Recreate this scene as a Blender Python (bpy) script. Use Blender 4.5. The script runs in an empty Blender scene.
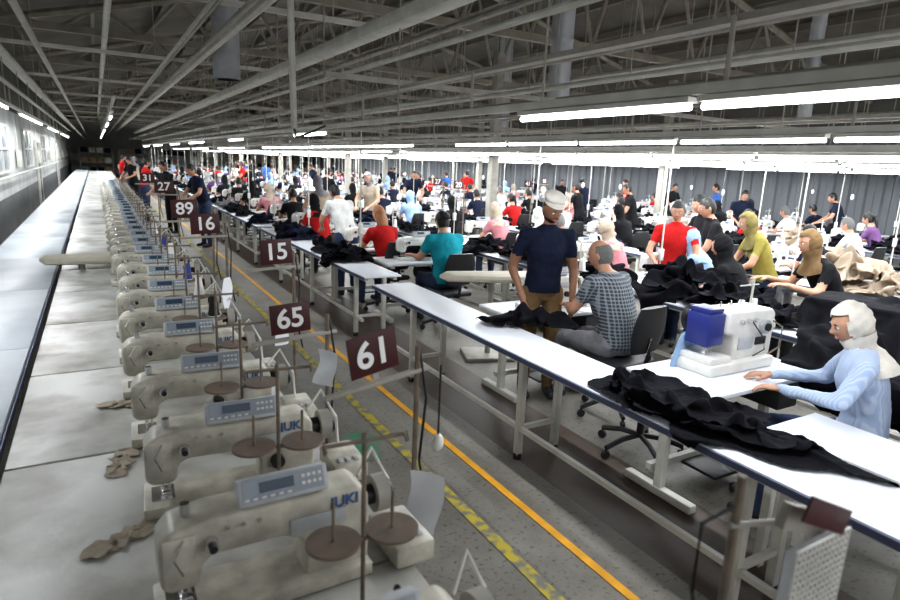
import bpy, bmesh, math, random
from mathutils import Vector, Matrix, noise
random.seed(7)
V=Vector
scn=bpy.context.scene
COL=scn.collection
scn.view_settings.view_transform='Standard'
try: scn.view_settings.look='Medium High Contrast'
except Exception: pass
# ------------------------------------------------------------------ materials
def mat(name,col,rough=.6,metal=0,var=0.0,vscale=6,col2=None,bump=0,bscale=40,emit=0,spec=.5,lo=.35,hi=.68):
    m=bpy.data.materials.new(name); m.use_nodes=True
    nt=m.node_tree; b=nt.nodes['Principled BSDF']
    b.inputs['Roughness'].default_value=rough; b.inputs['Metallic'].default_value=metal
    b.inputs['Specular IOR Level'].default_value=spec
    c=(*col,1); b.inputs['Base Color'].default_value=c
    tc=nt.nodes.new('ShaderNodeTexCoord')
    if var>0 or col2:
        n=nt.nodes.new('ShaderNodeTexNoise'); n.inputs['Scale'].default_value=vscale; n.inputs['Detail'].default_value=7
        nt.links.new(tc.outputs['Object'],n.inputs['Vector'])
        r=nt.nodes.new('ShaderNodeValToRGB'); r.color_ramp.elements[0].position=lo; r.color_ramp.elements[1].position=hi
        c2=col2 if col2 else tuple(max(0,x*(1-var)) for x in col)
        r.color_ramp.elements[0].color=(*c2,1); r.color_ramp.elements[1].color=c
        nt.links.new(n.outputs['Fac'],r.inputs['Fac']); nt.links.new(r.outputs['Color'],b.inputs['Base Color'])
    if bump:
        n=nt.nodes.new('ShaderNodeTexNoise'); n.inputs['Scale'].default_value=bscale; n.inputs['Detail'].default_value=4
        nt.links.new(tc.outputs['Object'],n.inputs['Vector'])
        bp=nt.nodes.new('ShaderNodeBump'); bp.inputs['Strength'].default_value=bump; bp.inputs['Distance'].default_value=.02
        nt.links.new(n.outputs['Fac'],bp.inputs['Height']); nt.links.new(bp.outputs['Normal'],b.inputs['Normal'])
    if emit:
        b.inputs['Emission Color'].default_value=(.93,.97,1,1); b.inputs['Emission Strength'].default_value=emit
    return m
def cloth(name,col): return mat(name,col,.9,0,.25,9,bump=.25,bscale=30,spec=.2)
WHITE_TOP=mat('white_laminate',(.80,.83,.88),.35,0,.06,3)
CONV=mat('worn_white_laminate',(.50,.54,.58),.45,0,.22,2)
EDGE=mat('table_edge',(.10,.12,.2),.5)
STEEL=mat('painted_steel',(.44,.42,.37),.5,.1,.25,8)
STEELW=mat('white_steel',(.68,.67,.61),.5,0,.2,5)
DARKST=mat('dark_steel',(.07,.07,.068),.55,.3,.3,5)
ROOFST=mat('roof_steel',(.20,.18,.145),.6,0,.3,3)
MACH=mat('machine_enamel',(.64,.61,.52),.38,0,.38,13,bump=.05)
MACHW=mat('machine_white',(.78,.77,.73),.3,0,.12,12)
BLACKP=mat('black_plastic',(.02,.02,.022),.45)
BLUEP=mat('blue_plastic',(.025,.035,.20),.35)
CHROME=mat('chrome',(.7,.7,.7),.2,1)
SCREEN=mat('lcd_screen',(.05,.08,.12),.2)
PANEL=mat('control_panel_grey',(.52,.54,.56),.45,0,.15,20)
PANFACE=mat('panel_face',(.30,.34,.39),.4)
PANBLUE=mat('panel_blue',(.06,.14,.33),.4)
SIGN=mat('sign_maroon',(.075,.016,.018),.45,0,.25,12)
SIGNW=mat('sign_white',(.9,.9,.9),.5)
DISC=mat('spool_disc',(.27,.21,.17),.5,.2,.3,14)
PAPER=mat('paper',(.82,.84,.88),.8)
RUST=mat('rusty_pole',(.28,.23,.18),.6,.3,.4,20)
TUBE=mat('fluorescent_tube',(1,1,1),.5,emit=9)
BLACKC=mat('black_cloth',(.013,.013,.017),.95,0,.3,7,bump=.15,bscale=25,spec=.12)
NAVYC=mat('navy_cloth',(.018,.022,.042),.95,0,.3,7,bump=.15,bscale=25,spec=.12)
BEIGEC=mat('beige_cloth',(.42,.34,.26),.9,0,.2,7,bump=.2,bscale=25)
GREYC=mat('grey_cloth',(.3,.3,.32),.9,0,.3,7,bump=.2,bscale=25)
CREAM=mat('cream_padding',(.66,.62,.52),.85,0,.15,5,bump=.2,bscale=8)
BROWNC=mat('taupe_cloth',(.45,.39,.31),.95,0,.3,9,bump=.3,bscale=20)
SKIN=mat('skin',(.50,.27,.18),.55,0,.12,12)
SKIN2=mat('skin_light',(.60,.34,.23),.55,0,.1,12)
SKIN3=mat('skin_tan',(.30,.15,.09),.5,0,.12,12)
EYEW=mat('eye_white',(.8,.8,.8),.3); EYED=mat('eye_dark',(.02,.012,.01),.3); LIP=mat('lips',(.38,.12,.1),.5)
HAIRB=mat('black_hair',(.012,.01,.009),.5,bump=.5,bscale=60)
HAIRG=mat('grey_hair',(.15,.145,.14),.8,bump=.5,bscale=60)
HAIRY=mat('auburn_hair',(.34,.15,.06),.5,bump=.5,bscale=60)
SHOE=mat('shoe',(.03,.03,.03),.5)
DUCT=mat('galvanised_duct',(.58,.60,.62),.4,.2,.2,4)
CARD=mat('cardboard',(.35,.24,.14),.9,0,.2,4)
# ------------------------------------------------------------------ mesh builder
class MB:
    def __init__(s): s.v=[];s.f=[];s.m=[];s.mats=[]
    def mi(s,m):
        if m not in s.mats: s.mats.append(m)
        return s.mats.index(m)
    def add(s,vs,fs,m,M=None):
        o=len(s.v); k=s.mi(m)
        s.v+= [tuple(M@V(v)) if M else tuple(v) for v in vs]
        s.f+= [tuple(i+o for i in f) for f in fs]; s.m+=[k]*len(fs)
    def bm(s,b,m,M=None):
        b.verts.index_update()
        s.add([v.co.copy() for v in b.verts],[[v.index for v in f.verts] for f in b.faces],m,M); b.free()
    def box(s,c,d,m,bev=0,M=None,seg=2):
        b=bmesh.new(); bmesh.ops.create_cube(b,size=1)
        for v in b.verts: v.co=V((v.co.x*d[0],v.co.y*d[1],v.co.z*d[2]))
        if bev: bmesh.ops.bevel(b,geom=list(b.edges),offset=bev,segments=seg,affect='EDGES',profile=.5)
        for v in b.verts: v.co+=V(c)
        s.bm(b,m,M)
    def extr(s,poly,y0,y1,m,bev=0,M=None):
        b=bmesh.new(); a=[b.verts.new((x,y0,z)) for x,z in poly]; f=b.faces.new(a)
        r=bmesh.ops.extrude_face_region(b,geom=[f])
        for e in r['geom']:
            if isinstance(e,bmesh.types.BMVert): e.co.y=y1
        bmesh.ops.recalc_face_normals(b,faces=b.faces)
        if bev: bmesh.ops.bevel(b,geom=list(b.edges),offset=bev,segments=3,affect='EDGES',profile=.5,clamp_overlap=True)
        bmesh.ops.triangulate(b,faces=[f for f in b.faces if len(f.verts)>4])
        s.bm(b,m,M)
    def cyl(s,p0,p1,r,m,r1=None,seg=12,M=None):
        p0=V(p0);p1=V(p1); r1=r if r1 is None else r1
        q=(p1-p0).to_track_quat('Z','Y').to_matrix(); vs=[];fs=[]
        for p,rr in ((p0,r),(p1,r1)):
            for i in range(seg):
                a=2*math.pi*i/seg; vs.append(p+q@V((math.cos(a)*rr,math.sin(a)*rr,0)))
        for i in range(seg):
            j=(i+1)%seg; fs.append((i,j,seg+j,seg+i))
        fs.append(tuple(range(seg-1,-1,-1))); fs.append(tuple(range(seg,2*seg)))
        s.add(vs,fs,m,M)
    def tube(s,pts,r,m,seg=6,M=None):
        pts=[V(p) for p in pts]; vs=[];fs=[]
        for k,p in enumerate(pts):
            t=(pts[min(k+1,len(pts)-1)]-pts[max(k-1,0)]).normalized()
            q=t.to_track_quat('Z','Y').to_matrix()
            for i in range(seg):
                a=2*math.pi*i/seg; vs.append(p+q@V((math.cos(a)*r,math.sin(a)*r,0)))
        for k in range(len(pts)-1):
            for i in range(seg):
                j=(i+1)%seg; fs.append((k*seg+i,k*seg+j,(k+1)*seg+j,(k+1)*seg+i))
        s.add(vs,fs,m,M)
    def ell(s,c,r,m,M=None,su=16,sv=10):
        b=bmesh.new(); bmesh.ops.create_uvsphere(b,u_segments=su,v_segments=sv,radius=1)
        for v in b.verts: v.co=V((v.co.x*r[0]+c[0],v.co.y*r[1]+c[1],v.co.z*r[2]+c[2]))
        s.bm(b,m,M)
    def loft(s,rings,m,M=None,cap=True):
        n=len(rings[0]); vs=[p for r in rings for p in r]; fs=[]
        for k in range(len(rings)-1):
            for i in range(n):
                j=(i+1)%n; fs.append((k*n+i,k*n+j,(k+1)*n+j,(k+1)*n+i))
        if cap: fs.append(tuple(range(n-1,-1,-1))); fs.append(tuple(range((len(rings)-1)*n,len(rings)*n)))
        s.add(vs,fs,m,M)
    def mesh(s,name,ang=40):
        me=bpy.data.meshes.new(name); me.from_pydata(s.v,[],s.f)
        for m in s.mats: me.materials.append(m)
        me.polygons.foreach_set('material_index',s.m)
        me.polygons.foreach_set('use_smooth',[True]*len(s.f))
        me.validate(); me.update()
        try: me.set_sharp_from_angle(angle=math.radians(ang))
        except Exception: pass
        return me
    def obj(s,name,loc=(0,0,0),rz=0,parent=None,ang=40):
        return inst(name,s.mesh(name,ang),loc,rz,parent)
def inst(name,me,loc=(0,0,0),rz=0,parent=None,sc=1,rot=None):
    o=bpy.data.objects.new(name,me); COL.objects.link(o)
    o.location=loc; o.rotation_euler=rot if rot else (0,0,rz)
    o.scale=(sc,sc,sc) if not isinstance(sc,tuple) else sc
    if parent: o.parent=parent
    return o
def text_mesh(txt,size,mname,m,ex=.001):
    c=bpy.data.curves.new(mname,'FONT'); c.body=txt; c.size=size; c.extrude=ex; c.offset=size*.02
    c.align_x='CENTER'; c.align_y='CENTER'
    o=bpy.data.objects.new(mname,c); COL.objects.link(o)
    dg=bpy.context.evaluated_depsgraph_get(); me=bpy.data.meshes.new_from_object(o.evaluated_get(dg))
    bpy.data.objects.remove(o); me.materials.clear(); me.materials.append(m); me.name=mname
    return me
# ------------------------------------------------------------------ cloth simulation (run first, in an empty scene)
def cloth_grid(lobes,res,A,lam,seed,z0):
    R=max(l[4] for l in lobes)
    x0=min(min(l[0],l[2]) for l in lobes)-R; x1=max(max(l[0],l[2]) for l in lobes)+R
    y0=min(min(l[1],l[3]) for l in lobes)-R; y1=max(max(l[1],l[3]) for l in lobes)+R
    idx={};vs=[]
    for i in range(int((x1-x0)/res)+1):
        for j in range(int((y1-y0)/res)+1):
            x=x0+i*res;y=y0+j*res;best=-1
            for (ax,ay,bx,by,r) in lobes:
                dx,dy=bx-ax,by-ay;L2=dx*dx+dy*dy
                t=0 if L2==0 else max(0,min(1,((x-ax)*dx+(y-ay)*dy)/L2))
                best=max(best,1-math.hypot(x-ax-t*dx,y-ay-t*dy)/r)
            if best>0:
                p=V((x,y,seed)); w=noise.noise(p*2.5)*3; w2=noise.noise(p*2+V((5,5,5)))*3
                e=min(1,best*3+.25)
                z=e*(A*math.sin(x/lam*6.28+w*2)+A*.8*math.sin(y/(lam*1.4)*6.28+w2*2)+A*noise.noise(p*5))
                idx[(i,j)]=len(vs);vs.append((x,y,z0+z))
    fs=[]
    for (i,j) in idx:
        q=[(i,j),(i+1,j),(i+1,j+1),(i,j+1)]
        if all(k in idx for k in q): fs.append(tuple(idx[k] for k in q))
    return vs,fs
def sim(g,name,m,boxes,frames=30,sub=False,zmin=-.3):
    vs,fs=g; cols=[]
    for (c,d) in boxes:
        b=MB(); b.box((0,0,0),d,m); o=b.obj('collider',c); o.modifiers.new('c','COLLISION'); o.collision.thickness_outer=.006; o.collision.cloth_friction=25; cols.append(o)
    me=bpy.data.meshes.new(name); me.from_pydata(vs,[],fs); me.update(); o=bpy.data.objects.new(name,me); COL.objects.link(o)
    q=o.modifiers.new('cl','CLOTH'); s=q.settings; s.quality=5; s.mass=.3; s.bending_stiffness=.3; s.tension_stiffness=12; s.compression_stiffness=12; s.air_damping=2
    cs=q.collision_settings; cs.use_collision=True; cs.collision_quality=3; cs.distance_min=.005; cs.use_self_collision=True; cs.self_distance_min=.005; cs.self_friction=8
    q.point_cache.frame_end=frames
    for f in range(1,frames+1): scn.frame_set(f)
    sm=o.modifiers.new('sm','SMOOTH'); sm.factor=.5; sm.iterations=2
    if sub: sb=o.modifiers.new('s','SUBSURF'); sb.levels=1
    out=bpy.data.meshes.new_from_object(o.evaluated_get(bpy.context.evaluated_depsgraph_get()))
    bpy.data.objects.remove(o)
    for c in cols: bpy.data.objects.remove(c)
    scn.frame_set(1)
    vv=[v.co.copy() for v in out.vertices]
    ff=[tuple(p.vertices) for p in out.polygons if all(vv[i].z>zmin for i in p.vertices)]
    used=sorted({i for f in ff for i in f}); mp={i:k for k,i in enumerate(used)}
    bpy.data.meshes.remove(out)
    return ([vv[i] for i in used],[tuple(mp[i] for i in f) for f in ff])
NTB=((.04,.1,-.05),(.43,3,.1))
NEAR=[(.0,.35,.04,.56,.19),(.08,.1,.10,.45,.19),(.05,.0,.14,-.35,.16),(.0,-.05,-.06,.0,.15),(.16,-.35,.22,-.66,.08),(-.05,.5,-.06,.66,.09)]
s_near=sim(cloth_grid(NEAR,.0125,.035,.2,3,.10),'n',BLACKC,[NTB],30,True)
NEAR2=[(.0,.25,.06,.52,.17),(.03,.0,.09,.35,.16),(.06,.1,.12,-.30,.12)]
s_near2=sim(cloth_grid(NEAR2,.0125,.06,.22,17,.16),'n',BLACKC,[NTB],26,True)
s_near3=sim(cloth_grid([(.02,.1,.08,.4,.16),(.0,.1,.08,-.1,.14)],.0125,.055,.18,41,.15),'n',BLACKC,[NTB],26,True)
TBX=[((0,0,-.05),(.52,3,.1))]
s_h=[sim(cloth_grid([(0,-.1,0,.1,.29),(-.08,0,.08,0,.29)],.021,.09,.27,9,.24),'h',BLACKC,TBX,28,True),
     sim(cloth_grid([(0,-.25,0,.25,.2),(.05,.2,.12,.0,.2)],.02,.085,.24,4,.24),'h',BLACKC,TBX,28,True),
     sim(cloth_grid([(-.05,-.3,.05,.3,.22)],.02,.07,.2,31,.2),'h',BLACKC,TBX,28,True)]
s_dr=sim(cloth_grid([(-.55,-.25,.55,.3,.36),(-.3,-.1,.6,.1,.4)],.026,.045,.28,12,.55),'d',BLACKC,[((.5,.15,.16),(.45,.6,.32)),((0,0,-.05),(.9,3,.1)),((.12,.1,.04),(.5,.5,.16))],34,True)
def stack(parts,m,name='garment_pile'):
    b=MB()
    for (g,z,rz,sc) in parts: b.add(g[0],g[1],m,Matrix.Translation((0,0,z))@Matrix.Rotation(rz,4,'Z')@Matrix.Scale(sc,4))
    return b.mesh(name,180)
# ------------------------------------------------------------------ room shell
def plane(name,pts,m):
    b=MB(); b.add(pts,[tuple(range(len(pts)))],m); return b.obj(name)
fm=bpy.data.materials.new('stained_concrete'); fm.use_nodes=True
nt=fm.node_tree; b=nt.nodes['Principled BSDF']; b.inputs['Roughness'].default_value=.5
tc=nt.nodes.new('ShaderNodeTexCoord')
def N(t,**k):
    n=nt.nodes.new(t)
    for a,v in k.items(): setattr(n,a,v)
    return n
n1=N('ShaderNodeTexNoise'); n1.inputs['Scale'].default_value=1.3; n1.inputs['Detail'].default_value=10; n1.inputs['Roughness'].default_value=.65
r1=N('ShaderNodeValToRGB'); r1.color_ramp.elements[0].position=.3; r1.color_ramp.elements[1].position=.7
r1.color_ramp.elements[0].color=(.13,.12,.10,1); r1.color_ramp.elements[1].color=(.27,.255,.225,1)
n2=N('ShaderNodeTexNoise'); n2.inputs['Scale'].default_value=38; n2.inputs['Detail'].default_value=8
r2=N('ShaderNodeValToRGB'); r2.color_ramp.elements[0].position=.31; r2.color_ramp.elements[1].position=.43
r2.color_ramp.elements[0].color=(.3,.28,.26,1); r2.color_ramp.elements[1].color=(1,1,1,1)
mx=N('ShaderNodeMixRGB',blend_type='MULTIPLY'); mx.inputs[0].default_value=.8
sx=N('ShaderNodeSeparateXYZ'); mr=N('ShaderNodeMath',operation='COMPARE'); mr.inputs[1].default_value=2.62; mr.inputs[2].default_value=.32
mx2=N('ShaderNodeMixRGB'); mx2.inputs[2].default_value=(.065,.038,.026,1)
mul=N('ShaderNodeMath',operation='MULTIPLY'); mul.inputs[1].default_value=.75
L=nt.links.new
L(tc.outputs['Object'],n1.inputs['Vector']);L(tc.outputs['Object'],n2.inputs['Vector']);L(tc.outputs['Object'],sx.inputs[0])
L(n1.outputs['Fac'],r1.inputs['Fac']);L(n2.outputs['Fac'],r2.inputs['Fac'])
L(r1.outputs['Color'],mx.inputs[1]);L(r2.outputs['Color'],mx.inputs[2])
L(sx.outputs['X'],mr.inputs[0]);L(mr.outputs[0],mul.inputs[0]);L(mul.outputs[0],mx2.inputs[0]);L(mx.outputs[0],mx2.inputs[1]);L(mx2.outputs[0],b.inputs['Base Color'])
XL,XR,Y0,Y1=-1.75,17,-4,58
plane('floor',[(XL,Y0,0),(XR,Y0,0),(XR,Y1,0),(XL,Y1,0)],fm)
YEL=mat('yellow_floor_paint',(.78,.38,.015),.6,0,.25,8)
YELW=mat('worn_yellow_paint',(.50,.41,.05),.7,col2=(.21,.20,.17),vscale=14,lo=.42,hi=.56)
GRN=mat('worn_green_paint',(.05,.30,.15),.7,col2=(.2,.21,.18),vscale=9,lo=.42,hi=.6)
b=MB(); b.add([(1.96,-2,.004),(2.01,-2,.004),(2.01,50,.004),(1.96,50,.004)],[(0,1,2,3)],YEL)
b.add([(1.63,-2,.004),(1.70,-2,.004),(1.70,50,.004),(1.63,50,.004)],[(0,1,2,3)],YELW)
b.add([(1.42+.15*math.cos(a)+.04*math.sin(3*a),3.55+.22*math.sin(a),.004) for a in [i*.4488 for i in range(14)]],[tuple(range(14))],GRN)
b.obj('floor_line_marking')
WALLL=mat('wall_plaster',(.58,.59,.58),.8,0,.3,1.2); WALLD=mat('wall_grey_dado',(.16,.165,.17),.7,0,.3,2); WALLU=mat('wall_upper_cladding',(.14,.135,.12),.7,0,.3,1)
b=MB(); b.add([(XL,Y0,0),(XL,Y1,0),(XL,Y1,.8),(XL,Y0,.8)],[(0,1,2,3)],WALLD)
b.add([(XL,Y0,.8),(XL,Y1,.8),(XL,Y1,2.75),(XL,Y0,2.75)],[(0,1,2,3)],WALLL)
b.add([(XL,Y0,2.75),(XL,Y1,2.75),(XL,Y1,4.3),(XL,Y0,4.3)],[(0,1,2,3)],WALLU); b.obj('wall_left')
GL=mat('window_glass',(.42,.47,.5),.15)
DOORM=mat('door_paint',(.10,.10,.105),.5,0,.2,3)
for k in range(8):
    b=MB(); y=4+k*6
    b.box((XL+.02,y,1.85),(.03,2.2,1.0),GL); 
    for dy in (-1.1,0,1.1): b.box((XL+.04,y+dy,1.85),(.05,.06,1.06),STEELW)
    for dz in (-.5,0,.5): b.box((XL+.04,y,1.85+dz),(.05,2.26,.05),STEELW)
    b.obj('window_%d'%(k+1))
for k,y in enumerate((13.2,25.2,37.2)):
    b=MB(); b.box((XL+.03,y,1.03),(.05,1.0,2.06),DOORM,.004); b.box((XL+.05,y-.54,1.05),(.07,.07,2.1),STEELW); b.box((XL+.05,y+.54,1.05),(.07,.07,2.1),STEELW); b.box((XL+.05,y,2.12),(.07,1.15,.07),STEELW)
    b.cyl((XL+.05,y-.4,1.02),(XL+.12,y-.4,1.02),.012,CHROME,seg=8); b.obj('door_%d'%(k+1))
b=MB(); b.cyl((XL+.09,-3,1.25),(XL+.09,50,1.25),.025,STEELW,seg=8)
for k in range(9):
    if k not in(1,): b.box((XL+.07,7+6*k,1.6),(.1,.3,.4),STEELW,.01); b.cyl((XL+.05,7+6*k,1.8),(XL+.05,7+6*k,2.7),.015,STEELW,seg=6)
b.obj('wall_electrical_boxes')
CORR=mat('corrugated_cladding',(.18,.195,.21),.5,.2,.15,1)
b=MB(); y=Y0; vs=[];fs=[]
while y<Y1:
    for dy,dx in ((0,0),(.16,0),(.2,-.05),(.36,-.05),(.4,0)):
        vs.append((XR+dx,y+dy,0)); vs.append((XR+dx,y+dy,3.2))
    y+=.4
fs=[(2*i,2*i+2,2*i+3,2*i+1) for i in range(len(vs)//2-1)]
b.add(vs,fs,CORR); b.add([(XR,Y0,3.2),(XR,Y1,3.2),(XR,Y1,4.3),(XR,Y0,4.3)],[(0,1,2,3)],WALLU); b.obj('wall_right')
plane('wall_back',[(XL,Y1,0),(XR,Y1,0),(XR,Y1,7),(XL,Y1,7)],mat('wall_far',(.6,.6,.56),.8,0,.2,1))
ROOF=mat('roof_sheet',(.15,.135,.11),.7,0,.4,1.2)
XM=(XL+XR)/2
def roofz(x): return 6.6-abs(x-XM)/(XR-XM)*2.4
b=MB()
for xa,xb in ((XL,XM),(XM,XR)):
    b.add([(xa,Y0,roofz(xa)),(xb,Y0,roofz(xb)),(xb,Y1,roofz(xb)),(xa,Y1,roofz(xa))],[(0,1,2,3)],ROOF)
b.obj('ceiling')
b=MB()
x=XL+.6
while x<XR:
    b.box((x,(Y0+Y1)/2,roofz(x)-.12),(.07,Y1-Y0,.14),ROOFST); x+=1.3
b.obj('trim_purlins')
RIB=mat('truss_steel',(.36,.33,.27),.6,0,.3,3)
t=MB(); zb=4.0
t.box((XM,0,zb),(XR-XL,.10,.12),RIB)
nseg=14; xs=[XL+(XR-XL)*i/nseg for i in range(nseg+1)]
for i in range(nseg):
    a=xs[i];c=xs[i+1]
    t.cyl((a,0,roofz(a)-.28),(c,0,roofz(c)-.28),.07,RIB,seg=6)
    m_=(a+c)/2
    t.cyl((a,0,zb),(m_,0,roofz(m_)-.28),.035,RIB,seg=6); t.cyl((m_,0,roofz(m_)-.28),(c,0,zb),.035,RIB,seg=6)
tm=t.mesh('roof_truss')
for k in range(11): inst('roof_truss',tm,(0,3.5+5*k,0))
cm=MB(); cm.box((0,0,2.0),(.16,.16,4.0),STEEL,.01); cm.box((0,0,.02),(.3,.3,.04),STEEL)
cmm=cm.mesh('support_column')
for x in (6.72,11.52):
    for k in range(6): inst('support_column',cmm,(x,10+8*k,0))
# ------------------------------------------------------------------ overhead services
PW=15
def light_row(X,runs,z,L=1.3,gap=.07,name='fluorescent_light_rail'):
    b=MB(); ya=runs[0][0]; yb=runs[-1][0]+runs[-1][1]*(L+gap)
    for (y,n) in runs:
        for k in range(n):
            yy=y+k*(L+gap)
            b.cyl((X,yy,z),(X,yy+L,z),.016,TUBE,seg=8)
            b.box((X,yy+L/2,z+.032),(.07,L+.02,.025),STEELW)
        ln=n*(L+gap)-gap
        li=bpy.data.lights.new('fluorescent_lamp','AREA'); li.shape='RECTANGLE'; li.size=.03; li.size_y=ln
        li.energy=PW*ln; li.color=(.94,.97,1)
        lo=bpy.data.objects.new('fluorescent_lamp',li); COL.objects.link(lo); lo.location=(X,y+ln/2,z-.02)
    b.box((X,(ya+yb)/2,z+.075),(.05,yb-ya+2,.045),STEELW)
    b.box((X+.06,(ya+yb)/2,z+.36),(.07,yb-ya+2,.03),STEEL)
    y=ya+.4
    while y<yb:
        b.cyl((X+.02,y,z+.1),(X+.02,y,roofz(X)-.15),.008,STEEL,seg=5)
        b.cyl((X,y+.8,z+.1),(X,y+.8,z+.36),.012,STEEL,seg=5)
        y+=2.1
    b.obj(name)
light_row(2.4,[(-3.6,2),(.60,1),(1.97,1),(7.2,1),(12,1),(16.8,2),(22,2),(28,3),(35,3)],2.21)
light_row(.35,[(15,1),(19,2),(25,3),(31,3),(37,4)],2.6)
rr=random.Random(3)
for i,X in enumerate((4.7,5.9,7.1,8.4,9.6,11.0,12.4,13.8,15.2)):
    runs=[]; y=1.0+rr.uniform(0,1)
    while y<42:
        n=rr.choice((4,5,6,8)); runs.append((y,n)); y+=n*1.37+rr.choice((.5,1.4,2.8))
    light_row(X,runs,2.2 if i%2==0 else 2.12)
light_row(-1.15,[(3,2),(8,3),(14,4),(22,4),(30,6)],2.48)
b=MB()
b.box((2.38,21,3.12),(.17,50,.11),STEELW,.01)
for x,z,r in ((1.36,3.3,.03),(1.5,3.34,.055),(1.22,3.45,.02),(-.62,2.68,.035),(-.45,2.95,.03),(3.3,3.3,.035),(4.2,3.0,.03),(6.2,3.2,.05),(8.5,3.3,.04),(.3,3.9,.05),(2.3,2.78,.025),(5.3,2.8,.03),(3.7,2.64,.025),(7.6,2.9,.03),(9.0,3.44,.05),(10.3,2.9,.04),(12,3.1,.05),(-1.2,3.3,.05),(.9,3.1,.02)):
    b.cyl((x,-3,z),(x,52,z),r,STEELW if x in (1.5,.3,6.2,2.3,3.7,9.0,-1.2) else STEEL,seg=8)
b.obj('overhead_cable_trunking')
b=MB()
for k in range(9):
    y=6+5*k
    b.box((7.5,y,2.72),(11,.05,.05),STEEL); 
    b.box((1.0,y+1.5,3.55),(4.8,.06,.06),STEELW)
    for x in (1.05,2.6,-.75): b.cyl((x,y+1.5,3.5),(x,y+1.5,roofz(x)-.2),.01,STEEL,seg=5)
b.obj('overhead_cross_rails')
def duct(x,y,z0,r):
    b=MB(); b.cyl((x,y,z0),(x,y,roofz(x)),r,DUCT,seg=20)
    z=z0
    while z<roofz(x): b.cyl((x,y,z),(x,y,z+.03),r*1.05,DUCT,seg=20); z+=.45
    b.obj('ventilation_duct')
duct(1.93,10.7,3.1,.21); duct(5.9,7.2,2.8,.16); duct(11,16,2.9,.2); duct(9.4,5.6,2.8,.1)
b=MB(); b.tube([(1.75,6.3,4.9),(1.75,6.3,3.6),(1.76,6.3,2.9),(1.78,6.32,2.2)],.035,STEELW); b.tube([(1.78,6.32,2.2),(1.85,6.5,2.12),(2.0,6.7,2.16),(2.3,6.9,2.28)],.012,BLACKP); b.obj('hanging_conduit')
# ------------------------------------------------------------------ tables
def narrow_table(x0,x1,y0,y1):
    b=MB(); w=x1-x0; xm=(x0+x1)/2
    b.box((xm,(y0+y1)/2,.72),(w,y1-y0,.022),WHITE_TOP,.004)
    b.box((x0-.001,(y0+y1)/2,.708),(.012,y1-y0,.03),EDGE)
    b.box((x0+.05,(y0+y1)/2,.69),(.04,y1-y0-.1,.04),STEELW); b.box((x1-.05,(y0+y1)/2,.69),(.04,y1-y0-.1,.04),STEELW)
    b.box((x0+.05,(y0+y1)/2,.22),(.03,y1-y0-.3,.03),STEELW)
    y=y0+.35
    while y<y1:
        for x in (x0+.05,x1-.05):
            b.box((x,y,.36),(.045,.045,.67),STEELW,.004); b.cyl((x,y,0),(x,y,.04),.03,BLACKP)
        b.box((xm,y,.22),(w-.1,.03,.03),STEELW)
        y+=1.6
    return b.obj('packing_table')
narrow_table(2.26,2.67,-.6,5.35)
narrow_table(2.33,2.76,5.75,10.4); narrow_table(2.33,2.76,10.7,24); narrow_table(2.33,2.76,24.4,44)
for X in (4.55,6.95,9.35,11.75,14.1):
    narrow_table(X,X+.45,1.2,14); narrow_table(X,X+.45,14.6,44)
LT=mat('worn_table_top',(.56,.56,.53),.4,0,0,3.4,col2=(.27,.25,.22),bump=.05,lo=.3,hi=.56)
b=MB(); y=-.74
while y<40:
    b.box((.18,y+.55,.71),(1.12,1.085,.035),LT,.005)
    for x in (-.3,.66):
        for yy in (.12,.98): b.box((x,y+yy,.345),(.04,.04,.69),STEEL)
    b.box((.18,y+.12,.15),(.96,.03,.03),STEEL); b.box((.3,y+.55,.62),(.3,.3,.14),BLACKP,.02)
    b.box((.3,y+.3,.45),(.18,.24,.22),DARKST,.03)
    y+=1.1
b.obj('sewing_table_row')
b=MB()
y=-3
while y<41:
    b.box((-.745,y+.9,.72),(.64,1.79,.03),CONV,.004)
    for x in (-1.0,-.48): b.box((x,y,.35),(.04,.04,.7),STEEL)
    y+=1.8
b.box((-.42,19,.70),(.012,46,.035),EDGE)
b.obj('conveyor_table')
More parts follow.
